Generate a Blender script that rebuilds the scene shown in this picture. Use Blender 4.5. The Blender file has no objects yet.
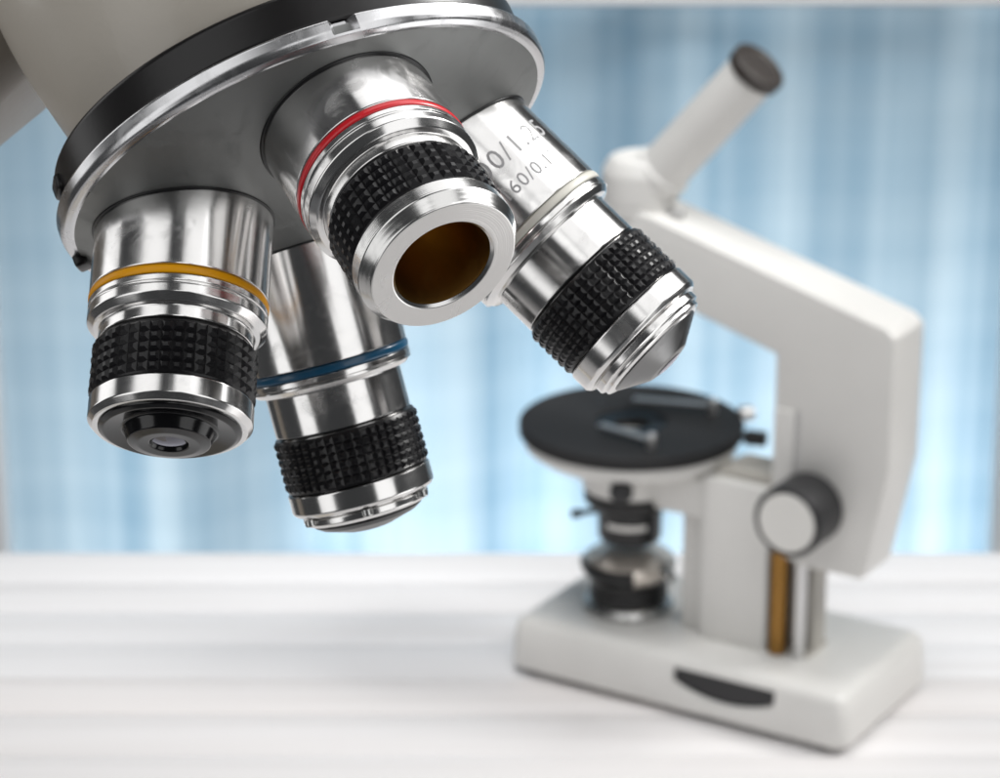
import bpy, bmesh, math, random
from mathutils import Vector, Matrix
random.seed(7)
MM = 0.001
sc = bpy.context.scene
col = sc.collection

# ------------------------------------------------------------------ camera
PITCH = math.radians(19.0)
CAM_H = 641.0                                   # mm above the table top
cam_d = bpy.data.cameras.new('camera'); cam = bpy.data.objects.new('camera', cam_d); col.objects.link(cam)
cam.location = (0, 0, CAM_H*MM)
cam.rotation_euler = (math.radians(90)-PITCH, 0, 0)
cam_d.sensor_width = 36.0; cam_d.sensor_fit = 'HORIZONTAL'; cam_d.lens = 100.8
cam_d.clip_start = 0.01; cam_d.clip_end = 50
cam_d.dof.use_dof = True; cam_d.dof.focus_distance = 0.361; cam_d.dof.aperture_fstop = 55
sc.camera = cam
CAMM = Matrix.Translation((0, 0, CAM_H)) @ Matrix.Rotation(math.radians(90)-PITCH, 4, 'X')   # camera frame -> world, mm

# ------------------------------------------------------------------ world and lamps
w = bpy.data.worlds.new('World'); sc.world = w; w.use_nodes = True
bg = w.node_tree.nodes['Background']; bg.inputs[0].default_value = (0.93, 0.96, 1.0, 1); bg.inputs[1].default_value = 0.045

def area(name, loc, target, sx, sy, power, color=(1, 1, 1), spread=180):
    d = bpy.data.lights.new(name, 'AREA'); d.shape = 'RECTANGLE'; d.size = sx; d.size_y = sy
    d.energy = power; d.color = color; d.spread = math.radians(spread)
    o = bpy.data.objects.new(name, d); col.objects.link(o)
    o.location = loc
    o.rotation_euler = (Vector(target)-Vector(loc)).to_track_quat('-Z', 'Y').to_euler()
    return o
def cam_area(name, az, el, dist, sx, sy, power, color=(1, 1, 1)):
    """softbox placed round the foreground turret: azimuth to the right of the camera, elevation above it, degrees"""
    a, e = math.radians(az), math.radians(el); t = Vector((-20, 20, -385))
    p = t+Vector((math.sin(a)*math.cos(e), math.sin(e), math.cos(a)*math.cos(e)))*dist
    return area(name, (CAMM @ p)*MM, (CAMM @ t)*MM, sx, sy, power, color)
cam_area('softbox_left', -48, 12, 620, 0.36, 1.30, 1.65)
cam_area('softbox_right', 40, 10, 640, 0.38, 1.30, 1.8)
cam_area('softbox_over_camera', 7, 27, 640, 0.16, 0.20, 0.14)
cam_area('softbox_side_left', -112, 14, 640, 0.40, 0.45, 0.7)
cam_area('softbox_overhead', 150, 80, 640, 0.46, 0.46, 0.95)
cam_area('softbox_top_right', 92, 46, 640, 0.60, 0.60, 2.2)
cam_area('softbox_low_right', 98, -30, 330, 0.18, 0.18, 0.16)
area('softbox_key', (1.55, 1.22, 1.75), (0.0, 1.34, 0.05), 0.60, 0.60, 31, (1, 0.985, 0.96))
area('curtain_glow', (0.13, 2.68, -0.42), (0.13, 2.25, -0.16), 0.9, 0.25, 14.5, (1, 0.97, 0.94))
area('curtain_top_light', (0.0, 1.0, 1.15), (0.0, 2.2, 0.0), 0.9, 0.3, 2.2, (1, 1, 1), 70)
area('table_light', (-0.2, 1.15, 1.7), (-0.18, 1.42, 0.0), 0.6, 0.5, 1.7, (1, 0.99, 0.98), 64)

sc.view_settings.view_transform = 'Standard'; sc.view_settings.look = 'None'
sc.view_settings.gamma = 1; sc.view_settings.exposure = 0
sc.render.engine = 'CYCLES'
sc.cycles.max_bounces = 10; sc.cycles.glossy_bounces = 6
sc.cycles.use_denoising = True
sc.cycles.caustics_reflective = False; sc.cycles.caustics_refractive = False

# ------------------------------------------------------------------ materials
def new_mat(name):
    m = bpy.data.materials.new(name); m.use_nodes = True
    return m, m.node_tree.nodes, m.node_tree.links, m.node_tree.nodes['Principled BSDF']

def metal(name, color, rough=0.18, aniso=0.0, streak=0.06, turned=0.0, dust=0.05):
    """machined metal: fine lathe lines round the part's own axis, uneven polish"""
    m, N, L, P = new_mat(name)
    P.inputs['Base Color'].default_value = (*color, 1); P.inputs['Metallic'].default_value = 1
    tc = N.new('ShaderNodeTexCoord')
    mp = N.new('ShaderNodeMapping'); L.new(tc.outputs['Object'], mp.inputs[0]); mp.inputs['Scale'].default_value = (60, 60, 9000)
    n1 = N.new('ShaderNodeTexNoise'); L.new(mp.outputs[0], n1.inputs[0]); n1.inputs['Scale'].default_value = 1.0; n1.inputs['Detail'].default_value = 3
    n2 = N.new('ShaderNodeTexNoise'); L.new(tc.outputs['Object'], n2.inputs[0]); n2.inputs['Scale'].default_value = 420; n2.inputs['Detail'].default_value = 5
    a = N.new('ShaderNodeMath'); a.operation = 'MULTIPLY_ADD'; L.new(n1.outputs[0], a.inputs[0]); a.inputs[1].default_value = streak; a.inputs[2].default_value = rough-streak*0.5
    b = N.new('ShaderNodeMath'); b.operation = 'MULTIPLY_ADD'; L.new(n2.outputs[0], b.inputs[0]); b.inputs[1].default_value = dust; L.new(a.outputs[0], b.inputs[2])
    # finger smudges and dried wipe marks: duller patches
    n4 = N.new('ShaderNodeTexNoise'); L.new(tc.outputs['Object'], n4.inputs[0]); n4.inputs['Scale'].default_value = 150; n4.inputs['Detail'].default_value = 8; n4.inputs['Distortion'].default_value = 1.5
    sm = N.new('ShaderNodeMapRange'); L.new(n4.outputs[0], sm.inputs[0]); sm.inputs[1].default_value = 0.54; sm.inputs[2].default_value = 0.68; sm.inputs[3].default_value = 0.0; sm.inputs[4].default_value = 0.10
    c_ = N.new('ShaderNodeMath'); c_.operation = 'ADD'; L.new(b.outputs[0], c_.inputs[0]); L.new(sm.outputs[0], c_.inputs[1])
    L.new(c_.outputs[0], P.inputs['Roughness'])
    if aniso:
        P.inputs['Anisotropic'].default_value = aniso
        t = N.new('ShaderNodeTangent'); t.direction_type = 'RADIAL'; t.axis = 'Z'; P.inputs['Anisotropic Rotation'].default_value = 0.25; L.new(t.outputs[0], P.inputs['Tangent'])
    if turned:
        # concentric tool marks, by radius from the axis
        sx = N.new('ShaderNodeSeparateXYZ'); L.new(tc.outputs['Object'], sx.inputs[0])
        cb = N.new('ShaderNodeCombineXYZ'); L.new(sx.outputs[0], cb.inputs[0]); L.new(sx.outputs[1], cb.inputs[1])
        ln = N.new('ShaderNodeVectorMath'); ln.operation = 'LENGTH'; L.new(cb.outputs[0], ln.inputs[0])
        add = N.new('ShaderNodeMath'); add.operation = 'ADD'; L.new(ln.outputs['Value'], add.inputs[0]); L.new(sx.outputs[2], add.inputs[1])
        n3 = N.new('ShaderNodeTexNoise'); n3.noise_dimensions = '1D'; L.new(add.outputs[0], n3.inputs['W']); n3.inputs['Scale'].default_value = 7000; n3.inputs['Detail'].default_value = 2
        bp = N.new('ShaderNodeBump'); bp.inputs['Strength'].default_value = turned; bp.inputs['Distance'].default_value = 0.00003
        L.new(n3.outputs[0], bp.inputs['Height']); L.new(bp.outputs[0], P.inputs['Normal'])
    return m

def paint(name, color, rough=0.4, bump=0.2, bscale=900, var=0.05, spec=0.5, coat=0.0, bdist=0.00005):
    m, N, L, P = new_mat(name)
    tc = N.new('ShaderNodeTexCoord')
    n = N.new('ShaderNodeTexNoise'); L.new(tc.outputs['Object'], n.inputs[0]); n.inputs['Scale'].default_value = 28; n.inputs['Detail'].default_value = 6
    r = N.new('ShaderNodeValToRGB'); L.new(n.outputs[0], r.inputs[0])
    r.color_ramp.elements[0].position = 0.3; r.color_ramp.elements[1].position = 0.7
    r.color_ramp.elements[0].color = (*[c*(1-var) for c in color], 1); r.color_ramp.elements[1].color = (*[min(1, c*(1+var)) for c in color], 1)
    L.new(r.outputs[0], P.inputs['Base Color'])
    n2 = N.new('ShaderNodeTexNoise'); L.new(tc.outputs['Object'], n2.inputs[0]); n2.inputs['Scale'].default_value = bscale; n2.inputs['Detail'].default_value = 3
    if bump:
        b = N.new('ShaderNodeBump'); b.inputs['Strength'].default_value = bump; b.inputs['Distance'].default_value = bdist
        L.new(n2.outputs[0], b.inputs['Height']); L.new(b.outputs[0], P.inputs['Normal'])
    mr = N.new('ShaderNodeMapRange'); L.new(n.outputs[0], mr.inputs[0]); mr.inputs[3].default_value = rough*0.85; mr.inputs[4].default_value = rough*1.15
    L.new(mr.outputs[0], P.inputs['Roughness'])
    P.inputs['Specular IOR Level'].default_value = spec; P.inputs['Coat Weight'].default_value = coat
    return m

M = {}
M['chrome'] = metal('chrome', (0.80, 0.79, 0.78), 0.145, 0.65, 0.06, dust=0.07)
M['front_chrome'] = metal('turned_chrome', (0.66, 0.655, 0.645), 0.17, 0.0, 0.05, turned=0.35)
M['band'] = metal('bright_band', (0.66, 0.66, 0.67), 0.2, 0.5, 0.05, dust=0.08)
M['satin'] = metal('satin_metal', (0.28, 0.285, 0.28), 0.46, 0, 0.02, dust=0.08)
M['satin'].node_tree.nodes['Principled BSDF'].inputs['Metallic'].default_value = 0.85
M['nose'] = metal('nose_steel', (0.22, 0.22, 0.22), 0.28, 0, 0.06)
M['grip'] = paint('grip_black', (0.010, 0.0095, 0.011), 0.28, 0.3, 1500, 0.15, spec=0.35)
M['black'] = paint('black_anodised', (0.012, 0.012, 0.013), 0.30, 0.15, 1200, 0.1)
M['blackring'] = paint('black_painted_ring', (0.007, 0.006, 0.0065), 0.30, 0.2, 900, 0.15, spec=0.4)
M['cap_black'] = paint('gloss_black', (0.004, 0.004, 0.005), 0.16, 0.08, 1200, 0.1)
M['porcelain'] = paint('cream_glass', (0.82, 0.75, 0.68), 0.16, 0, 300, 0.08, coat=0.6); M['porcelain'].node_tree.nodes['Principled BSDF'].inputs['Metallic'].default_value = 0.55
M['stage_black'] = paint('stage_black', (0.026, 0.026, 0.027), 0.6, 0.1, 300, 0.12, spec=0.25)
M['knob_black'] = paint('knob_black', (0.022, 0.022, 0.024), 0.45, 0.1, 300, 0.1)
M['red'] = paint('ring_red', (0.72, 0.012, 0.022), 0.3, 0.05, 900, 0.06, coat=0.3)
M['orange'] = paint('ring_orange', (1.0, 0.42, 0.004), 0.35, 0.05, 900, 0.06, spec=0.3)
M['blue'] = paint('ring_blue', (0.012, 0.115, 0.235), 0.3, 0.05, 900, 0.06, coat=0.3)
M['white'] = paint('ring_white', (0.80, 0.78, 0.70), 0.35, 0.05, 900, 0.03, coat=0.2)
M['engrave'] = paint('engraving_grey', (0.52, 0.52, 0.53), 0.6, 0, 900, 0.05)
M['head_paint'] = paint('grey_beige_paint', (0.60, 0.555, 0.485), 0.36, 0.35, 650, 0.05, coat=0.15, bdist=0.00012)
M['arm_shaded'] = paint('shaded_arm_paint', (0.20, 0.175, 0.145), 0.4, 0.35, 650, 0.05, bdist=0.00012)  # darker than the housing: the arm's shade is put into its colour
M['scope_white'] = paint('cream_white_paint', (0.75, 0.742, 0.72), 0.38, 0.12, 300, 0.025)
M['scope_shade'] = paint('warm_grey_plastic', (0.50, 0.48, 0.44), 0.45, 0.12, 300, 0.03)
M['cap'] = paint('dark_brown_cap', (0.045, 0.038, 0.034), 0.38, 0.1, 300, 0.15)
M['brass'] = metal('brass', (0.30, 0.16, 0.045), 0.22, 0, 0.06)
M['steel'] = metal('steel', (0.62, 0.62, 0.61), 0.24, 0, 0.06)
M['clip'] = metal('dull_steel', (0.74, 0.74, 0.74), 0.38, 0, 0.06)
M['rubber'] = paint('rubber', (0.03, 0.03, 0.03), 0.7, 0.2, 400, 0.1)
M['dial'] = paint('dial_face', (0.80, 0.79, 0.76), 0.4, 0.1, 300, 0.02)

def lens_glass(name, color, amb):
    m, N, L, P = new_mat(name)
    P.inputs['Base Color'].default_value = (*color, 1); P.inputs['Roughness'].default_value = 0.07
    P.inputs['Coat Weight'].default_value = 1.0; P.inputs['Coat Roughness'].default_value = 0.02; P.inputs['Coat Tint'].default_value = (*amb, 1)
    P.inputs['Metallic'].default_value = 0.35
    return m
M['glass_dark'] = lens_glass('dark_lens_glass', (0.012, 0.012, 0.016), (0.8, 0.8, 1.0))
M['glass_amber'] = lens_glass('amber_coated_glass', (0.26, 0.135, 0.025), (1.0, 0.75, 0.35))
M['bore'] = metal('amber_bore', (0.40, 0.245, 0.07), 0.34, 0, 0.06)

def table_paint():
    m, N, L, P = new_mat('white_painted_wood')
    tc = N.new('ShaderNodeTexCoord'); oi = N.new('ShaderNodeObjectInfo')
    ofs = N.new('ShaderNodeVectorMath'); ofs.operation = 'ADD'; L.new(tc.outputs['Object'], ofs.inputs[0])
    k = N.new('ShaderNodeVectorMath'); k.operation = 'SCALE'; k.inputs[0].default_value = (7, 13, 3); L.new(oi.outputs['Random'], k.inputs['Scale']); L.new(k.outputs[0], ofs.inputs[1])
    mp = N.new('ShaderNodeMapping'); L.new(ofs.outputs[0], mp.inputs[0]); mp.inputs['Scale'].default_value = (1.2, 60, 30)
    n = N.new('ShaderNodeTexNoise'); L.new(mp.outputs[0], n.inputs[0]); n.inputs['Scale'].default_value = 2.2; n.inputs['Detail'].default_value = 6
    r = N.new('ShaderNodeValToRGB'); L.new(n.outputs[0], r.inputs[0])
    r.color_ramp.elements[0].position = 0.3; r.color_ramp.elements[0].color = (0.78, 0.77, 0.765, 1)
    r.color_ramp.elements[1].position = 0.62; r.color_ramp.elements[1].color = (0.85, 0.845, 0.845, 1)
    tint = N.new('ShaderNodeValToRGB'); L.new(oi.outputs['Random'], tint.inputs[0])
    tint.color_ramp.elements[0].color = (1.0, 0.975, 0.97, 1); tint.color_ramp.elements[1].color = (0.97, 0.98, 1.0, 1)
    mx = N.new('ShaderNodeMix'); mx.data_type = 'RGBA'; mx.blend_type = 'MULTIPLY'; mx.inputs['Factor'].default_value = 1
    L.new(r.outputs[0], mx.inputs[6]); L.new(tint.outputs[0], mx.inputs[7]); L.new(mx.outputs[2], P.inputs['Base Color'])
    b = N.new('ShaderNodeBump'); b.inputs['Strength'].default_value = 0.3; b.inputs['Distance'].default_value = 0.0004; L.new(n.outputs[0], b.inputs['Height']); L.new(b.outputs[0], P.inputs['Normal'])
    P.inputs['Roughness'].default_value = 0.55
    return m
M['table'] = table_paint()

def curtain_cloth():
    m, N, L, P = new_mat('blue_sheer_cloth')
    tc = N.new('ShaderNodeTexCoord')
    mp = N.new('ShaderNodeMapping'); L.new(tc.outputs['Object'], mp.inputs[0]); mp.inputs['Scale'].default_value = (0.25, 0.25, 30)
    n = N.new('ShaderNodeTexNoise'); L.new(mp.outputs[0], n.inputs[0]); n.inputs['Scale'].default_value = 1.0; n.inputs['Detail'].default_value = 2
    mp2 = N.new('ShaderNodeMapping'); L.new(tc.outputs['Object'], mp2.inputs[0]); mp2.inputs['Scale'].default_value = (22, 0.2, 0.3)  # vertical streaks put extra fold shading into the cloth colour
    n2 = N.new('ShaderNodeTexNoise'); L.new(mp2.outputs[0], n2.inputs[0]); n2.inputs['Scale'].default_value = 1.0; n2.inputs['Detail'].default_value = 2
    ad = N.new('ShaderNodeMath'); ad.operation = 'MULTIPLY_ADD'; L.new(n2.outputs[0], ad.inputs[0]); ad.inputs[1].default_value = 1.72; sb_ = N.new('ShaderNodeMath'); sb_.operation = 'MULTIPLY'; sb_.inputs[1].default_value = 0.28; L.new(n.outputs[0], sb_.inputs[0]); L.new(sb_.outputs[0], ad.inputs[2])
    hf = N.new('ShaderNodeMath'); hf.operation = 'MULTIPLY'; hf.inputs[1].default_value = 0.5; L.new(ad.outputs[0], hf.inputs[0])
    r = N.new('ShaderNodeValToRGB'); L.new(hf.outputs[0], r.inputs[0])
    r.color_ramp.elements[0].position = 0.32; r.color_ramp.elements[0].color = (0.18, 0.31, 0.425, 1)
    r.color_ramp.elements[1].position = 0.68; r.color_ramp.elements[1].color = (0.44, 0.57, 0.66, 1)
    out = N['Material Output']
    d = N.new('ShaderNodeBsdfDiffuse'); t = N.new('ShaderNodeBsdfTranslucent'); mx = N.new('ShaderNodeMixShader'); mx.inputs[0].default_value = 0.5
    L.new(r.outputs[0], d.inputs[0]); L.new(r.outputs[0], t.inputs[0]); L.new(d.outputs[0], mx.inputs[1]); L.new(t.outputs[0], mx.inputs[2]); L.new(mx.outputs[0], out.inputs[0])
    return m
M['curtain'] = curtain_cloth()
M['frame_white'] = paint('window_frame_white', (0.80, 0.81, 0.82), 0.4, 0.1, 200, 0.02)
M['floor'] = paint('pale_floor', (0.55, 0.56, 0.58), 0.5, 0.1, 60, 0.05)

# ------------------------------------------------------------------ mesh helpers (all sizes in mm)
def finish(name, bm, mat, parent=None, mw=None, angle=32, recalc=True):
    if recalc: bmesh.ops.recalc_face_normals(bm, faces=bm.faces)
    bmesh.ops.scale(bm, vec=(MM, MM, MM), verts=bm.verts)
    me = bpy.data.meshes.new(name); bm.to_mesh(me); bm.free()
    me.shade_smooth(); me.set_sharp_from_angle(angle=math.radians(angle))
    me.materials.append(mat)
    o = bpy.data.objects.new(name, me); col.objects.link(o)
    put(o, parent, mw); return o

WORLD = {}
def put(o, parent, mw):
    """mw: matrix in mm to the world; None = same frame as the parent"""
    if mw is None: W = WORLD[parent.name].copy() if parent else Matrix()
    else:
        W = mw.copy(); W.translation = W.translation*MM
    WORLD[o.name] = W
    if parent:
        o.parent = parent; o.matrix_basis = WORLD[parent.name].inverted() @ W
    else: o.matrix_basis = W

def empty(name, mw):
    o = bpy.data.objects.new(name, None); col.objects.link(o); o.empty_display_size = 0.02; put(o, None, mw); return o

def tag(o, label, cat, group=None, kind=None):
    if label: o['label'] = label
    if cat: o['category'] = cat
    if group: o['group'] = group
    if kind: o['kind'] = kind

def rnd(pts, rad, n=3):
    """round the inner corners of an open profile"""
    out = [pts[0]]
    for i in range(1, len(pts)-1):
        a, b, c = Vector(pts[i-1]), Vector(pts[i]), Vector(pts[i+1])
        la, lc = (a-b).length, (c-b).length
        t = min(rad, la*0.45, lc*0.45)
        if t < 1e-4: out.append(pts[i]); continue
        p, q = b+(a-b).normalized()*t, b+(c-b).normalized()*t
        if la > t*2.6: out.append(tuple(b+(a-b).normalized()*t*1.25))
        for k in range(n+1):
            s = k/n; out.append(tuple(p*(1-s)**2+b*2*s*(1-s)+q*s*s))
        if lc > t*2.6: out.append(tuple(b+(c-b).normalized()*t*1.25))
    out.append(pts[-1]); return out

def lathe(bm, prof, seg=96, mat=None, close=False):
    rings = []
    for r, z in prof:
        if r < 1e-5: rings.append([bm.verts.new((0, 0, z))])
        else: rings.append([bm.verts.new((r*math.cos(2*math.pi*k/seg), r*math.sin(2*math.pi*k/seg), z)) for k in range(seg)])
    prs = list(zip(rings, rings[1:]))
    if close: prs.append((rings[-1], rings[0]))
    for A, B in prs:
        for k in range(seg):
            j = (k+1) % seg
            vs = ([A[k], A[j]] if len(A) > 1 else [A[0]])+([B[j], B[k]] if len(B) > 1 else [B[0]])
            if len(vs) > 2: bm.faces.new(vs)
    if mat is not None: bmesh.ops.transform(bm, matrix=mat, verts=[v for R in rings for v in R])

def lathe_obj(name, prof, mat, parent, mw=None, seg=96, close=False, angle=32, local=None):
    bm = bmesh.new(); lathe(bm, prof, seg, local, close); return finish(name, bm, mat, parent, mw, angle)

def box(bm, x0, x1, y0, y1, z0, z1, bev=0.0, seg=3):
    g = bmesh.ops.create_cube(bm, size=1)
    vs = g['verts']
    bmesh.ops.transform(bm, matrix=Matrix.Translation(((x0+x1)/2, (y0+y1)/2, (z0+z1)/2)) @ Matrix.Diagonal((x1-x0, y1-y0, z1-z0, 1)), verts=vs)
    if bev:
        es = list({e for v in vs for e in v.link_edges})
        bmesh.ops.bevel(bm, geom=es, offset=bev, segments=seg, profile=0.5, affect='EDGES', clamp_overlap=True)

def box_obj(name, b, bev, mat, parent, mw=None, seg=3):
    bm = bmesh.new(); box(bm, *b, bev=bev, seg=seg); return finish(name, bm, mat, parent, mw)

def prism(bm, pts, y0, y1, bev=0.0, seg=3):
    """outline in x,z pulled along y"""
    a = [bm.verts.new((x, y0, z)) for x, z in pts]; b = [bm.verts.new((x, y1, z)) for x, z in pts]
    n = len(pts); bm.faces.new(a); bm.faces.new(b[::-1])
    for i in range(n): bm.faces.new((a[i], a[(i+1) % n], b[(i+1) % n], b[i]))
    bmesh.ops.recalc_face_normals(bm, faces=bm.faces)
    if bev:
        es = [e for e in bm.edges if all(v in a for v in e.verts) or all(v in b for v in e.verts) or True]
        bmesh.ops.bevel(bm, geom=es, offset=bev, segments=seg, profile=0.5, affect='EDGES', clamp_overlap=True)

def axis_mat(p, d, up=(0, 0, 1)):
    """frame whose z runs along d from p"""
    z = Vector(d).normalized(); u = Vector(up)
    if abs(z.dot(u)) > 0.98: u = Vector((1, 0, 0))
    x = u.cross(z).normalized(); y = z.cross(x)
    m = Matrix((x, y, z)).transposed().to_4x4(); m.translation = Vector(p); return m

def knurl(name, r, z0, z1, ncol, nrow, depth, mat, parent):
    """grip sleeve of small pyramids"""
    bm = bmesh.new(); dz = (z1-z0-0.5)/nrow; rb = r-depth; zz = z0+0.25
    grid = []
    for j in range(nrow+1):
        grid.append([bm.verts.new((rb*math.cos(2*math.pi*k/ncol), rb*math.sin(2*math.pi*k/ncol), zz+j*dz)) for k in range(ncol)])
    for j in range(nrow):
        for k in range(ncol):
            q = (k+1) % ncol
            a = 2*math.pi*(k+0.5)/ncol; da = 2*math.pi/ncol
            top = []
            for ka, kz in ((-0.19, -0.19), (0.19, -0.19), (0.19, 0.19), (-0.19, 0.19)):
                rr = r*random.uniform(0.992, 1.002)
                top.append(bm.verts.new((rr*math.cos(a+ka*da), rr*math.sin(a+ka*da), zz+(j+0.5+kz)*dz)))
            base = [grid[j][k], grid[j][q], grid[j+1][q], grid[j+1][k]]
            bm.faces.new(top)
            for i in range(4): bm.faces.new((base[i], base[(i+1) % 4], top[(i+1) % 4], top[i]))
    # end lips down to the core
    for row, z in ((grid[0], z0), (grid[-1], z1)):
        lip = [bm.verts.new((rb*0.99*math.cos(2*math.pi*k/ncol), rb*0.99*math.sin(2*math.pi*k/ncol), z)) for k in range(ncol)]
        core = [bm.verts.new((rb*0.86*math.cos(2*math.pi*k/ncol), rb*0.86*math.sin(2*math.pi*k/ncol), z)) for k in range(ncol)]
        for k in range(ncol):
            q = (k+1) % ncol
            bm.faces.new((row[k], row[q], lip[q], lip[k])); bm.faces.new((lip[k], lip[q], core[q], core[k]))
    return finish(name, bm, mat, parent, None, 15)

def wrap_text(name, txt, size, r, s, ang, mat, parent):
    """engraved lettering round a barrel: runs round the axis, letter tops towards the turret"""
    cu = bpy.data.curves.new(name, 'FONT'); cu.body = txt; cu.size = size; cu.align_x = 'CENTER'; cu.space_character = 1.12; cu.resolution_u = 3
    t = bpy.data.objects.new('tmp_text', cu); col.objects.link(t)
    me = bpy.data.meshes.new_from_object(t.evaluated_get(bpy.context.evaluated_depsgraph_get()))
    bpy.data.objects.remove(t)
    bm = bmesh.new(); bm.from_mesh(me)
    bmesh.ops.triangulate(bm, faces=bm.faces)
    for _ in range(2):
        long = [e for e in bm.edges if e.calc_length() > size*0.12]
        if long: bmesh.ops.subdivide_edges(bm, edges=long, cuts=1); bmesh.ops.triangulate(bm, faces=bm.faces)
    for v in bm.verts:
        a = ang-v.co.x/r; z = s-v.co.y
        v.co = ((r+0.035)*math.cos(a), (r+0.035)*math.sin(a), z)
    return finish(name, bm, mat, parent, None, 30)

# ================================================================== the place: floor, window, curtain, table
TABLE_TOP_H = 720.0
bm = bmesh.new(); box(bm, -1500, 1500, -900, 2420, -TABLE_TOP_H-30, -TABLE_TOP_H)
o = finish('floor', bm, M['floor']); tag(o, None, None, kind='structure')

# pleated curtain
def fold(x):
    return (15*math.sin(x/31.0+0.6)+17*math.sin(x/53.0+1.9*math.sin(x/210.0))+20*math.sin(x/97.0+2.1))
bm = bmesh.new(); nx, nz = 560, 10; X0, X1, Z0, Z1 = -1400, 1400, -700, 900
rows = []
for j in range(nz+1):
    z = Z0+(Z1-Z0)*j/nz; rows.append([])
    for i in range(nx+1):
        x = X0+(X1-X0)*i/nx
        rows[-1].append(bm.verts.new((x+3*math.sin(z/170.0+x/60.0), 2250+fold(x+z*0.012)*(1.05-0.00018*(z-Z0)), z)))
for j in range(nz):
    for i in range(nx): bm.faces.new((rows[j][i], rows[j][i+1], rows[j+1][i+1], rows[j+1][i]))
curtain = finish('curtain', bm, M['curtain'], None, None, 180)
tag(curtain, 'pale blue sheer curtain hanging in soft vertical folds behind the white window bars', 'curtain')
rod = lathe_obj('curtain_rod', rnd([(0, -1450), (9, -1450), (9, 1450), (0, 1450)], 3), M['steel'], curtain, Matrix.Translation((0, 2250, 905)) @ Matrix.Rotation(math.pi/2, 4, 'Y'), 24)

win = empty('window_frame', Matrix.Translation((0, 2180, -700)))
tag(win, 'white window frame with thin vertical and horizontal bars in front of the blue curtain', 'window')
for x in (-1200, -428, 428, 1200): box_obj('mullion', (x-17, x+17, 2165, 2195, -720, 900), 3, M['frame_white'], win, Matrix())
for z in (-705, 226, 885): box_obj('crossbar', (-1199, 1207, 2167, 2193, z-15, z+15), 3, M['frame_white'], win, Matrix())

# table of white planks
table = empty('table', Matrix.Translation((0, 900, -TABLE_TOP_H)))
tag(table, 'white painted plank table under both microscopes', 'table')
edges = [1560.5]
pw = [47, 46, 44, 43, 46, 45, 48, 44, 46]
while edges[-1] > 180:
    edges.append(edges[-1]-pw[len(edges) % len(pw)])
for a, b in zip(edges, edges[1:]):
    dz = random.uniform(-0.5, 0.0)
    box_obj('plank', (-640+random.uniform(-1, 1), 640+random.uniform(-1, 1), b+0.35, a-0.35, -22, dz), 0.9, M['table'], table, Matrix(), 2)
yb, yf = edges[0], edges[-1]
for x in (-560, 560): box_obj('batten', (x-20, x+20, yf+25, yb-25, -62, -22.5), 2, M['table'], table, Matrix(), 2)
for x in (-560, 560):
    for y in (yf+60, yb-60): box_obj('leg', (x-25, x+25, y-25, y+25, -TABLE_TOP_H, -62.5), 3, M['table'], table, Matrix(), 2)

# ================================================================== foreground microscope (its turret and four objectives)
C = Vector((-27.22, 32.68, -398.4))
E1 = Vector((0.2261, 0.3804, 0.8968)); E2 = Vector((-0.8988, -0.2736, 0.3427)); NN = Vector((0.3757, -0.8834, 0.28))
Tm = Matrix((E1, E2, NN)).transposed().to_4x4(); Tm.translation = C
TUR = CAMM @ Tm                                  # turret frame: z = axis out of the nosepiece, x = towards the red objective
fg = empty('microscope', Matrix.Translation((-190, 430, 0)))
tag(fg, 'large grey microscope head with four chrome objectives on a tilted turret', 'microscope')

DOME_R = 75.0; SPLAY = 0.4163; RA = 22.04; HA = 8.08
zc = 0.3-math.sqrt(DOME_R**2-35.2**2)               # centre of the dome's sphere
def dome_z(r): return zc+math.sqrt(DOME_R**2-r*r)
# satin underside of the nosepiece
prof = [(0, dome_z(0))]+[(r, dome_z(r)) for r in [1.5*i for i in range(1, 24)]]
prof += [(35.2, dome_z(35.2)), (35.2, -2.2), (0, -2.2)]
dome = lathe_obj('nosepiece', prof, M['satin'], fg, TUR, 160, angle=40)
# bright band round its edge, with a click-stop notch
def band_obj():
    bm = bmesh.new(); seg = 240
    notch = None
    prof = rnd([(34.7, dome_z(35.2)+0.1), (35.5, dome_z(35.2)+0.05), (36.4, -0.1), (36.7, -0.9), (36.7, -2.5), (36.4, -2.8), (34.0, -2.8)], 0.25)
    rings = []
    for k in range(seg):
        a = 2*math.pi*k/seg; ring = []
        # notches every 90 degrees, half a step from the objectives' tool marks
        d = abs((a-math.radians(NOTCH)+math.pi) % (2*math.pi)-math.pi)
        cut = 1.9 if d < math.radians(2.2) else 0.0
        for r, z in prof:
            rr = min(r, 36.7-cut) if z < -0.5 else r
            ring.append(bm.verts.new((rr*math.cos(a), rr*math.sin(a), z)))
        rings.append(ring)
    n = len(prof)
    for k in range(seg):
        A, B = rings[k], rings[(k+1) % seg]
        for i in range(n): bm.faces.new((A[i], A[(i+1) % n], B[(i+1) % n], B[i]))
    return finish('edge_band', bm, M['band'], dome, None, 30)
NOTCH = 1
band_obj()
lathe_obj('centre_screw', rnd([(0, dome_z(0)+0.7), (1.2, dome_z(0)+0.7), (1.2, dome_z(0)+0.1), (3.0, dome_z(0)+0.2), (3.2, dome_z(0)-1), (0, dome_z(0)-1)], 0.2), M['black'], dome, None, 32)
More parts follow.
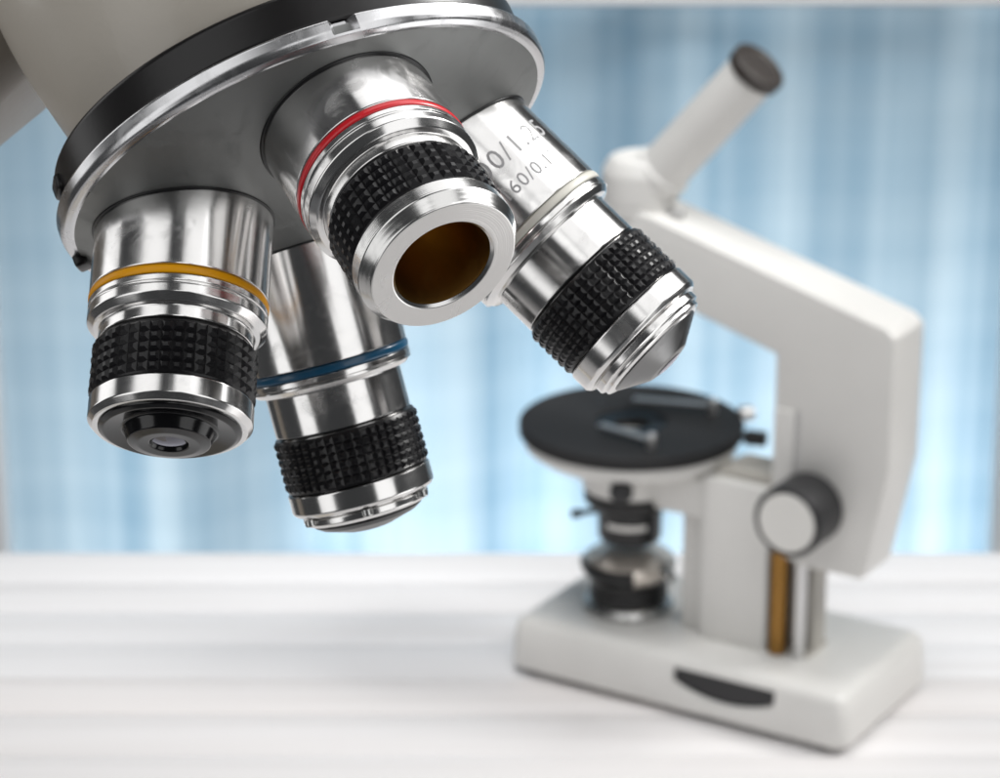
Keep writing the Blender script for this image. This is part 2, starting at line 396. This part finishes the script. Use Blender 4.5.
# fixed black ring above the turning nosepiece
ring = lathe_obj('black_collar', rnd([(26, -3.0), (34.6, -3.0), (35.0, -3.4), (35.0, -8.4), (34.5, -9.0), (26, -9.0)], 0.5), M['blackring'], fg, TUR, 160, close=True)
def tab(a_deg, r, z, dx, dy, dz):
    a = math.radians(a_deg)
    m_ = TUR @ axis_mat((r*math.cos(a), r*math.sin(a), z), (0, 0, 1), (0, 1, 0)) @ Matrix.Rotation(a, 4, 'Z')
    box_obj('stop_tab', (-dx, dx, -dy, dy, -dz, dz), 0.5, M['blackring'], ring, m_)
tab(92, 34.8, -6.2, 0.9, 2.2, 1.2)
tab(112, 35.4, -0.6, 1.0, 1.7, 2.2)
# painted housing above
hp = rnd([(0, -9.2), (27, -9.2), (28.8, -11), (30.8, -17), (34, -32), (34.5, -48), (30, -68), (20, -78), (0, -79)], 6.0, 6)
housing = lathe_obj('head_housing', hp, M['head_paint'], fg, TUR, 128, angle=60)

# arm, pillar and foot of the stand (run out of the picture on the left)
def camw(x, y, z): return (CAMM @ Vector((x, y, z)))
def sweep(name, pts, wd, ht, mat, parent, bev=8, up=None):
    bm = bmesh.new(); sec = []
    for sx, sy in ((1, 1), (-1, 1), (-1, -1), (1, -1)):
        for k in range(6):
            a = math.atan2(sy, sx)-math.pi/4+math.pi/2*k/5
            sec.append((sx*(wd/2-bev)+bev*math.cos(a), sy*(ht/2-bev)+bev*math.sin(a)))
    rings = []
    for i, p in enumerate(pts):
        d = (Vector(pts[min(i+1, len(pts)-1)])-Vector(pts[max(i-1, 0)])).normalized()
        u = (up-d*up.dot(d)).normalized(); s = d.cross(u)
        rings.append([bm.verts.new(Vector(p)+s*x+u*y) for x, y in sec])
    n = len(sec)
    for A, B in zip(rings, rings[1:]):
        for i in range(n): bm.faces.new((A[i], A[(i+1) % n], B[(i+1) % n], B[i]))
    bm.faces.new(rings[0]); bm.faces.new(rings[-1][::-1])
    return finish(name, bm, mat, parent, Matrix(), 50)
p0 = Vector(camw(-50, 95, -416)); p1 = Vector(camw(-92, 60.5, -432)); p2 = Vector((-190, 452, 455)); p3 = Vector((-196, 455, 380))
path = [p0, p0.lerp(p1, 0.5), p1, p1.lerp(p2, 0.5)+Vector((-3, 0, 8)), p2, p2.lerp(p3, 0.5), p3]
sweep('arm', path, 44, 50, M['arm_shaded'], fg, 9, Vector((-0.65, 0.25, 0.72)))
lathe_obj('pillar', rnd([(0, 395), (19, 395), (21, 392), (21, 40), (32, 22), (0, 22)], 3), M['head_paint'], fg, Matrix.Translation((-196, 455, 0)), 64)
box_obj('foot', (-270, -130, 330, 530, 0.2, 24), 8, M['head_paint'], fg, Matrix())

for k in range(4):  # thin black rings put contact shade where the objectives meet the dome
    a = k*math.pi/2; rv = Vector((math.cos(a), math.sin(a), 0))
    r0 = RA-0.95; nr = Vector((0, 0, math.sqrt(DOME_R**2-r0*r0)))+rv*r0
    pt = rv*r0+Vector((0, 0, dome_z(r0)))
    lathe_obj('contact_shade_ring', rnd([(11.6, -1.35), (12.7, -1.35), (12.75, -0.9), (12.55, -0.78), (11.6, -0.72)], 0.08), M['black'], dome, TUR @ axis_mat(pt, nr.normalized(), (-math.sin(a), math.cos(a), 0)), 96, close=True)

def objective(k, color, kind):
    a = k*math.pi/2
    r = Vector((math.cos(a), math.sin(a), 0))
    P = Vector((0, 0, HA))+r*RA; D = Vector((0, 0, 1))*math.cos(SPLAY)+r*math.sin(SPLAY)
    mw = TUR @ axis_mat(P, D, Vector((-math.sin(a), math.cos(a), 0)))
    R = 12.35
    if kind == 'short':
        rs, sh, k0, k1, rk = 8.9, 13.2, 15.6, 23.4, 11.25
    else:
        rs, sh, k0, k1, rk = 13.6, 16.4, 23.2, 31.3, 10.95
    g = rk-0.75
    body = [(0, -7), (R, -7), (R, rs-0.75), (R-0.35, rs-0.6), (R-0.35, rs+0.6), (R, rs+0.75),
            (R, rs+1.6), (R-0.22, rs+1.7), (R-0.22, rs+2.0), (R, rs+2.1), (R, sh-0.9), (R-0.9, sh), (g+0.15, sh+0.15),
            (g+0.15, k0-0.5), (g-0.4, k0-0.2), (g-0.4, k1+0.4), (g-0.4, k1+1.5), (0, k1+1.5)]
    if k == 0: body = body[:-1]+[(6.9, k1+1.5), (6.9, 9.0), (0, 9.0)]
    ob = lathe_obj('objective', rnd(body, 0.14, 2), M['chrome'], fg, mw, 128)
    lathe_obj('colour_ring', rnd([(R-0.5, rs-0.62), (R-0.1, rs-0.62), (R+0.06, rs-0.3), (R+0.06, rs+0.3), (R-0.1, rs+0.62), (R-0.5, rs+0.62)], 0.2), color, ob, None, 128, close=True)
    ncol, nrow, dp = (44, 5, 0.44) if kind == 'short' else (50, 6, 0.32)
    knurl('knurled_grip', rk+0.08, k0, k1, ncol, nrow, dp, M['grip'], ob)
    if kind == 'short':
        f0 = k1+0.08
        fr = rk-0.05
        if k == 0:      # wide open front with amber glass deep inside
            lathe_obj('front_ring', rnd([(6.75, 23.6), (fr-0.6, f0), (fr, f0+0.25), (fr, f0+2.3), (fr-0.95, f0+3.9), (fr-1.05, f0+4.15), (7.15, f0+4.15), (6.75, f0+3.8)], 0.12, 2), M['front_chrome'], ob, None, 128, close=True)
            lathe_obj('bore', [(6.74, f0+3.7), (6.62, f0+3.2), (6.45, 24), (6.2, 21.5), (5.8, 19), (5.2, 17), (4.4, 15.4), (3.4, 14.3), (2.2, 13.6), (2.2, 12.0), (6.74, 12.0)], M['bore'], ob, None, 96, close=True)
            lathe_obj('front_lens', [(0, 13.9), (1.2, 13.85), (2.15, 13.65), (2.15, 13.0), (0, 13.0)], M['glass_amber'], ob, None, 96)
        else:
            lathe_obj('front_ring', rnd([(9.4, f0), (fr-0.6, f0), (fr, f0+0.25), (fr, f0+2.9), (fr-0.75, f0+3.7), (9.4, f0+3.7)], 0.12, 2), M['chrome'], ob, None, 128, close=True)
            cap = lathe_obj('lens_cap_ring', rnd([(0, f0+1), (9.75, f0+1), (9.75, f0+3.95), (9.0, f0+4.35), (6.6, f0+3.9), (6.3, f0+4.1), (5.6, f0+5.7), (4.2, f0+6.0), (2.7, f0+5.9), (2.35, f0+5.3), (0, f0+5.3)], 0.15, 2), M['cap_black'], ob, None, 96)
            lathe_obj('front_lens', [(0, f0+5.75), (1, f0+5.7), (2.2, f0+5.5), (2.3, f0+5.2), (0, f0+5.2)], M['glass_dark'], ob, None, 48)
    else:
        f0 = k1+0.08; fr = rk-0.05
        lathe_obj('front_ring', rnd([(8, f0), (fr-0.5, f0), (fr, f0+0.25), (fr, f0+3.0), (fr-0.5, f0+3.6), (8, f0+3.6)], 0.15, 2), M['chrome'], ob, None, 128, close=True)
        if k == 3:
            lathe_obj('nose_ring', rnd([(6, f0+3.3), (9.0, f0+3.3), (9.0, f0+3.7), (9.7, f0+3.85), (9.7, f0+4.9), (9.1, f0+5.2), (9.1, f0+5.7), (8.4, f0+6.0), (6, f0+6.0)], 0.12, 2), M['chrome'], ob, None, 96, close=True)
            lathe_obj('nose_cone', rnd([(0, f0+5.5), (7.9, f0+5.5), (7.9, f0+6.2), (3.6, f0+8.6), (2.6, f0+8.8), (0, f0+8.8)], 0.15, 2), M['nose'], ob, None, 96)
            lathe_obj('front_lens', [(0, f0+9.1), (1.3, f0+9.05), (2.2, f0+8.9), (0, f0+8.7)], M['glass_dark'], ob, None, 48)
        else:
            lathe_obj('nose_ring', rnd([(6, f0+3.3), (9.2, f0+3.3), (9.2, f0+3.9), (9.6, f0+4.1), (9.6, f0+5.0), (8.9, f0+5.5), (6, f0+5.5)], 0.12, 2), M['chrome'], ob, None, 96, close=True)
            lathe_obj('nose_cone', rnd([(0, f0+5), (8.3, f0+5), (8.3, f0+5.9), (7.2, f0+6.6), (3.4, f0+7.8), (0, f0+7.8)], 0.15, 2), M['black'], ob, None, 96)
            lathe_obj('front_lens', [(0, f0+8.1), (1.3, f0+8.05), (2.4, f0+7.95), (0, f0+7.7)], M['glass_dark'], ob, None, 48)
            for q in range(6):
                t = q*math.pi/3+0.3
                lathe_obj('grub_screw', rnd([(0, 0.5), (0.7, 0.5), (0.8, 0.3), (0.8, -0.6), (0, -0.6)], 0.1), M['steel'], ob, mw @ Matrix.Translation((9.9*math.cos(t), 9.9*math.sin(t), f0+4.4)), 16)
    return ob, mw
ob_red, _ = objective(0, M['red'], 'short'); ob_red['label'] = 'red banded objective with wide open amber front'
ob_or, _ = objective(1, M['orange'], 'short'); ob_or['label'] = 'orange banded objective with black front cap'
ob_bl, _ = objective(2, M['blue'], 'long'); ob_bl['label'] = 'blue banded objective with stepped nose'
ob_wh, mw_wh = objective(3, M['white'], 'long'); ob_wh['label'] = 'white banded objective with engraved numbers and conical tip'
TXT = -0.50
# angle on the white barrel that faces the camera
cam_l = mw_wh.inverted() @ Vector((0, 0, CAM_H)); face = math.atan2(cam_l.y, cam_l.x)
wrap_text('engraving', '100/1.25', 4.3, 12.35, 5.2, face+TXT, M['engrave'], ob_wh)
wrap_text('engraving', '160/0.17', 3.0, 12.35, 9.4, face+TXT, M['engrave'], ob_wh)

# ================================================================== white microscope on the table
YAW = math.radians(-32)
BG = Matrix.Translation((70, 1404, 0)) @ Matrix.Rotation(YAW, 4, 'Z')   # x: from the stage towards the arm, y: away from the camera, z up
ms = empty('microscope', BG)
tag(ms, 'white upright microscope with round black stage standing on the plank table', 'microscope')

# base with a grip recess
def rrect(x0, x1, y0, y1, r, n=6):
    out = []
    for cx_, cy_, a0 in ((x1-r, y1-r, 0), (x0+r, y1-r, 90), (x0+r, y0+r, 180), (x1-r, y0+r, 270)):
        for k in range(n+1):
            a = math.radians(a0+90*k/n); out.append((cx_+r*math.cos(a), cy_+r*math.sin(a)))
    return out
def slab(bm, outline_fn, levels):
    rings = []
    for inset, z in levels: rings.append([bm.verts.new((x, y, z)) for x, y in outline_fn(inset)])
    n = len(rings[0])
    for A, B in zip(rings, rings[1:]):
        for i in range(n): bm.faces.new((A[i], A[(i+1) % n], B[(i+1) % n], B[i]))
    bm.faces.new(rings[0][::-1]); bm.faces.new(rings[-1])
BX0, BX1, BY0, BY1 = -48, 153, -48, 58
bm = bmesh.new()
fn = lambda i: rrect(BX0+i, BX1-i, BY0+i, BY1-i, max(9-i, 1.5))
slab(bm, fn, [(1.5, 4), (0.3, 4.8), (0, 6.5), (0.5, 20), (1.5, 27), (3.2, 30.3), (5.6, 32.2), (8.5, 33)])
base = finish('base', bm, M['scope_white'], ms, None, 40)
cut = bmesh.new()
gp = [(53.5, 27.5), (112.5, 27.5)]+[(112.5-59*t, 19.5-6.5*math.sin(math.pi*t)**0.8) for t in [i/14 for i in range(15)]]
prism(cut, gp, -64, -42)
cutter = finish('cutter', cut, M['black'], ms, None)
md = base.modifiers.new('grip', 'BOOLEAN'); md.operation = 'DIFFERENCE'; md.object = cutter; md.solver = 'EXACT'
bpy.context.view_layer.update()
nm = bpy.data.meshes.new_from_object(base.evaluated_get(bpy.context.evaluated_depsgraph_get()))
base.modifiers.clear(); base.data = nm; nm.shade_smooth(); nm.set_sharp_from_angle(angle=math.radians(30)); nm.materials.clear(); nm.materials.append(M['scope_white'])
bpy.data.objects.remove(cutter)
bm = bmesh.new()
gp2 = [(54, 27.1), (112, 27.1)]+[(112-58*t, 19.9-6.4*math.sin(math.pi*t)**0.8) for t in [i/14 for i in range(15)]]
prism(bm, gp2, -45.5, -41)
finish('grip_pad', bm, M['knob_black'], base, None, 30)
for x in (-36, 138):
    for y in (-33, 47): lathe_obj('rubber_foot', rnd([(0, 0.05), (8, 0.05), (8.5, 1), (8, 4.6), (0, 4.6)], 0.5), M['rubber'], base, BG @ Matrix.Translation((x, y, 0)), 24)

# focusing block and rails
blk = box_obj('focus_block', (52, 91, -17, 17, 32.9, 124), 1.2, M['scope_white'], ms)
box_obj('block_step', (37, 52.5, -9, 11, 33, 100), 1.0, M['scope_white'], blk)
bm = bmesh.new(); prism(bm, [(52, 124.1), (91, 124.1), (91, 130), (64, 130)], -11, 13, 0.8); finish('block_cap', bm, M['scope_shade'], blk, None)
for z in (38,): box_obj('rail_shoe', (90.5, 114, -12, 12, 32.9, z-3), 0.6, M['scope_shade'], blk)
lathe_obj('brass_rod', rnd([(0, 33), (5, 33), (5, 120), (0, 120)], 0.3), M['brass'], blk, BG @ Matrix.Translation((96.5, -12.5, 0)), 32)
box_obj('back_plate', (91.2, 114, -6, 8, 33, 120), 0.6, M['scope_shade'], blk)
lathe_obj('guide_rod', rnd([(0, 33), (3.3, 33), (3.3, 120), (0, 120)], 0.3), M['clip'], blk, BG @ Matrix.Translation((108.5, -12, 0)), 24)

# limb
limb_pts = [(110, 86.5), (92.5, 92), (92.5, 198), (-16, 231), (-16, 256), (-2, 264), (22, 258.5), (152, 221.5), (157, 217), (157, 147), (145, 86.5)]
bm = bmesh.new(); prism(bm, limb_pts, -18, 18, 1.7, 4)
arm = finish('arm', bm, M['scope_white'], ms, None, 35)
box_obj('slide_plate', (93.2, 105.2, -19.4, -17.6, 92, 170), 0.5, M['scope_white'], arm)
box_obj('slide_gap', (105.4, 107.4, -18.25, -17.5, 92, 170.3), 0.1, M['clip'], arm)
# coarse focus knobs
for s in (-1, 1):
    km = BG @ axis_mat((116.5, s*18.2, 122.0), (0, s, 0), (0, 0, 1))
    kb = lathe_obj('focus_knob', rnd([(0, -1), (12, -1), (12, 2.5), (18.2, 3.2), (18.6, 4), (18.6, 29), (18, 30), (15.6, 30.2), (15.6, 29.6), (0, 29.6)], 0.6), M['knob_black'], ms, km, 72)
    lathe_obj('knob_face', rnd([(0, 29.65), (15.4, 29.65), (15.4, 30.4), (14.8, 30.8), (0, 30.8)], 0.2), M['dial'], kb, None, 64)

# head, tube and cap
hd = lathe_obj('prism_head', rnd([(0, 256), (19, 256), (19.5, 258), (19.5, 262), (20, 263), (20, 278), (16, 285), (10, 287), (0, 287)], 2.0, 4), M['scope_white'], ms, BG @ Matrix.Translation((3, 0, 0)), 72)
lathe_obj('head_collar', rnd([(0, 250), (17.5, 250), (18, 251), (18, 255.5), (0, 255.5)], 0.4), M['scope_shade'], hd, None, 64)
lathe_obj('clamp_screw', rnd([(0, 0), (3.2, 0), (3.2, 7), (2.6, 7.6), (0, 7.6)], 0.3), M['clip'], hd, BG @ axis_mat((23.5, -5, 259), (1, -0.15, 0)), 24)
tb = Vector((8, 0, 270)); tt = Vector((69.5, 0, 340)); td = (tt-tb).normalized(); tl = (tt-tb).length
tm = BG @ axis_mat(tb, td, (0, 1, 0))
tube = lathe_obj('eyepiece_tube', rnd([(0, 0), (15.2, 0), (15.2, 14), (13.4, 15), (13.4, tl-6), (0, tl-6)], 1.0), M['scope_white'], ms, tm, 64)
lathe_obj('eyepiece_cap', rnd([(0, tl-6), (14.2, tl-6), (14.9, tl-5.2), (14.9, tl+0.2), (13.8, tl+1.2), (11.2, tl+1.2), (10.4, tl+0.4), (4, tl+0.5), (0, tl+0.8)], 0.6), M['cap'], tube, None, 64)
# small turret and objectives above its stage
nz_ = lathe_obj('nosepiece', rnd([(0, 231.5), (15, 231.5), (19, 228), (19.5, 224), (18, 220), (8, 215), (0, 214)], 1.2), M['steel'], ms, BG, 64)
for k, (L_, c_) in enumerate(((44, 'red'), (36, 'orange'), (28, 'blue'))):
    a = 2*math.pi*k/3+math.pi
    q = lathe_obj('objective', rnd([(0, 0), (8.5, 0), (8.5, L_*0.55), (7.2, L_*0.62), (7.2, L_*0.8), (3, L_), (0, L_)], 0.5), M['steel'], ms,
                  BG @ axis_mat((8*math.cos(a), 8*math.sin(a), 219), (math.sin(0.3)*math.cos(a), math.sin(0.3)*math.sin(a), -math.cos(0.3))), 48)
    lathe_obj('colour_ring', [(8.4, L_*0.4), (8.7, L_*0.4), (8.7, L_*0.46), (8.4, L_*0.46)], M[c_], q, None, 48, close=True)

# stage
stg = lathe_obj('stage', rnd([(9.5, 133), (59, 133), (60, 134), (60, 139.2), (59.2, 140), (19.5, 140), (19, 139.4), (19, 138.2), (10, 138.2), (9.5, 137.7)], 0.4), M['stage_black'], ms, BG, 128, close=True)
lathe_obj('stage_carrier', rnd([(8, 132.8), (57.5, 132.8), (58, 132), (57, 127), (50, 122), (34, 118.5), (27, 114), (26, 103), (22, 102), (8, 102)], 1.2), M['scope_white'], stg, None, 96, close=True)
box_obj('carrier_bracket', (22, 52.8, -15, 15, 99, 121), 2.0, M['scope_white'], stg)
lathe_obj('stage_insert', [(9.6, 138.25), (18.8, 138.25), (18.8, 138.9), (17.5, 138.9), (9.6, 138.6)], M['cap_black'], stg, None, 64, close=True)
def clip(px, py, ang, ln):
    m_ = BG @ Matrix.Translation((px, py, 140)) @ Matrix.Rotation(ang, 4, 'Z')
    c = box_obj('stage_clip', (-2, ln, -2.6, 2.6, 4.2, 5.2), 0.4, M['clip'], stg, m_, 2)
    lathe_obj('clip_post', rnd([(0, 0), (2.6, 0), (2.6, 7.5), (2, 8.2), (0, 8.2)], 0.3), M['clip'], c, m_, 24)
CLIPS = [(30, -32, math.radians(170), 35), (31, 33, math.radians(-161.6), 43)]
for a_ in CLIPS: clip(*a_)
for dv in ((-30, 18), (20, -20)): lathe_obj('stage_hole', [(0, 140.06), (1.6, 140.06), (1.6, 139.5), (0, 139.5)], M['black'], stg, BG @ Matrix.Translation((dv[0], dv[1], 0)), 20)
# centring screws and clamp knob
for ang, L_, mt in ((16, 11, 'knob_black'), (50, 8, 'clip')):
    a = math.radians(ang)
    lathe_obj('centring_screw', rnd([(0, -2), (2, -2), (2, 3), (4.2, 3.4), (4.2, 3+L_), (3.6, 3.6+L_), (0, 3.6+L_)], 0.4), M[mt], stg, BG @ axis_mat((58.5*math.cos(a), 58.5*math.sin(a), 136.5), (math.cos(a), math.sin(a), 0)), 32)
ka = math.radians(-66)
lathe_obj('clamp_knob', rnd([(0, -20), (2, -20), (2, 0), (4.6, 0.6), (6.2, 3), (6.2, 7), (4.6, 9.6), (0, 10.2)], 1.2), M['knob_black'], stg, BG @ axis_mat((47*math.cos(ka), 47*math.sin(ka), 119), (math.cos(ka), math.sin(ka), 0)), 40)
# condenser and lamp mirror under the stage
cd = lathe_obj('condenser', rnd([(0, 101.5), (24.5, 101.5), (25, 100.5), (25, 95.5), (23, 94), (17.4, 92.5), (17.2, 75), (16, 73), (0, 73)], 0.8), M['black'], ms, BG, 72)
bm = bmesh.new()
aa = math.atan2(*reversed((BG.inverted() @ Vector((0, 0, CAM_H))).to_2d()))
for i in range(16):
    t0, t1 = aa-0.75+1.3*i/16, aa-0.75+1.3*(i+1)/16
    vs = [bm.verts.new((17.5*math.cos(t), 17.5*math.sin(t), z)) for t, z in ((t0, 82.6), (t1, 82.6), (t1, 85.8), (t0, 85.8))]
    bm.faces.new(vs)
bmesh.ops.remove_doubles(bm, verts=bm.verts, dist=0.01)
finish('scale_marking', bm, M['dial'], cd, None)
lv = math.radians(215)
lathe_obj('iris_lever', rnd([(0, 0), (1.6, 0), (1.6, 9), (2.4, 10), (2.4, 15), (0, 15.5)], 0.3), M['black'], cd, BG @ axis_mat((17*math.cos(lv), 17*math.sin(lv), 89), (math.cos(lv), math.sin(lv), -0.15)), 20)
mir = lathe_obj('lamp_mirror', rnd([(0, 68), (13, 67), (19, 65.4), (24.6, 62), (25.8, 60), (25.8, 57.5), (24, 54.5), (20, 51), (0, 51)], 1.0, 4), M['porcelain'], ms, BG, 96)
bm = bmesh.new(); sg = 20; t0, t1 = aa-1.6, aa+0.1  # black shell over the front left of the mirror
pr_ = [(21.6, 50.6), (24.6, 54.0), (26.5, 57), (26.5, 60.4), (25.4, 62.2), (24.6, 62.0), (25.2, 56), (21.0, 51.2)]
rg = [[bm.verts.new((r_*math.cos(t0+(t1-t0)*i/sg), r_*math.sin(t0+(t1-t0)*i/sg), z_)) for r_, z_ in pr_] for i in range(sg+1)]
for A_, B_ in zip(rg, rg[1:]):
    for i in range(len(pr_)): bm.faces.new((A_[i], A_[(i+1) % len(pr_)], B_[(i+1) % len(pr_)], B_[i]))
bm.faces.new(rg[0]); bm.faces.new(rg[-1][::-1])
finish('mirror_shell', bm, M['black'], mir, None)
lathe_obj('pivot_screw', rnd([(0, -2), (3.6, -2), (3.8, 5), (3, 6), (0, 6)], 0.4), M['steel'], mir, BG @ axis_mat((25, -6, 59), (1, -0.25, 0)), 28)
lathe_obj('lamp_collar', rnd([(0, 50.8), (20.4, 50.8), (21, 50), (21, 46.5), (20.2, 46), (20.2, 45.2), (21.4, 44.6), (21.4, 39.5), (20.4, 38.5), (0, 38.5)], 0.5), M['black'], mir, None, 72)
lathe_obj('lamp_seat', rnd([(0, 38.4), (21.5, 38.4), (24.5, 36), (25, 33.5), (25, 32.8), (0, 32.8)], 0.7), M['steel'], mir, None, 72)
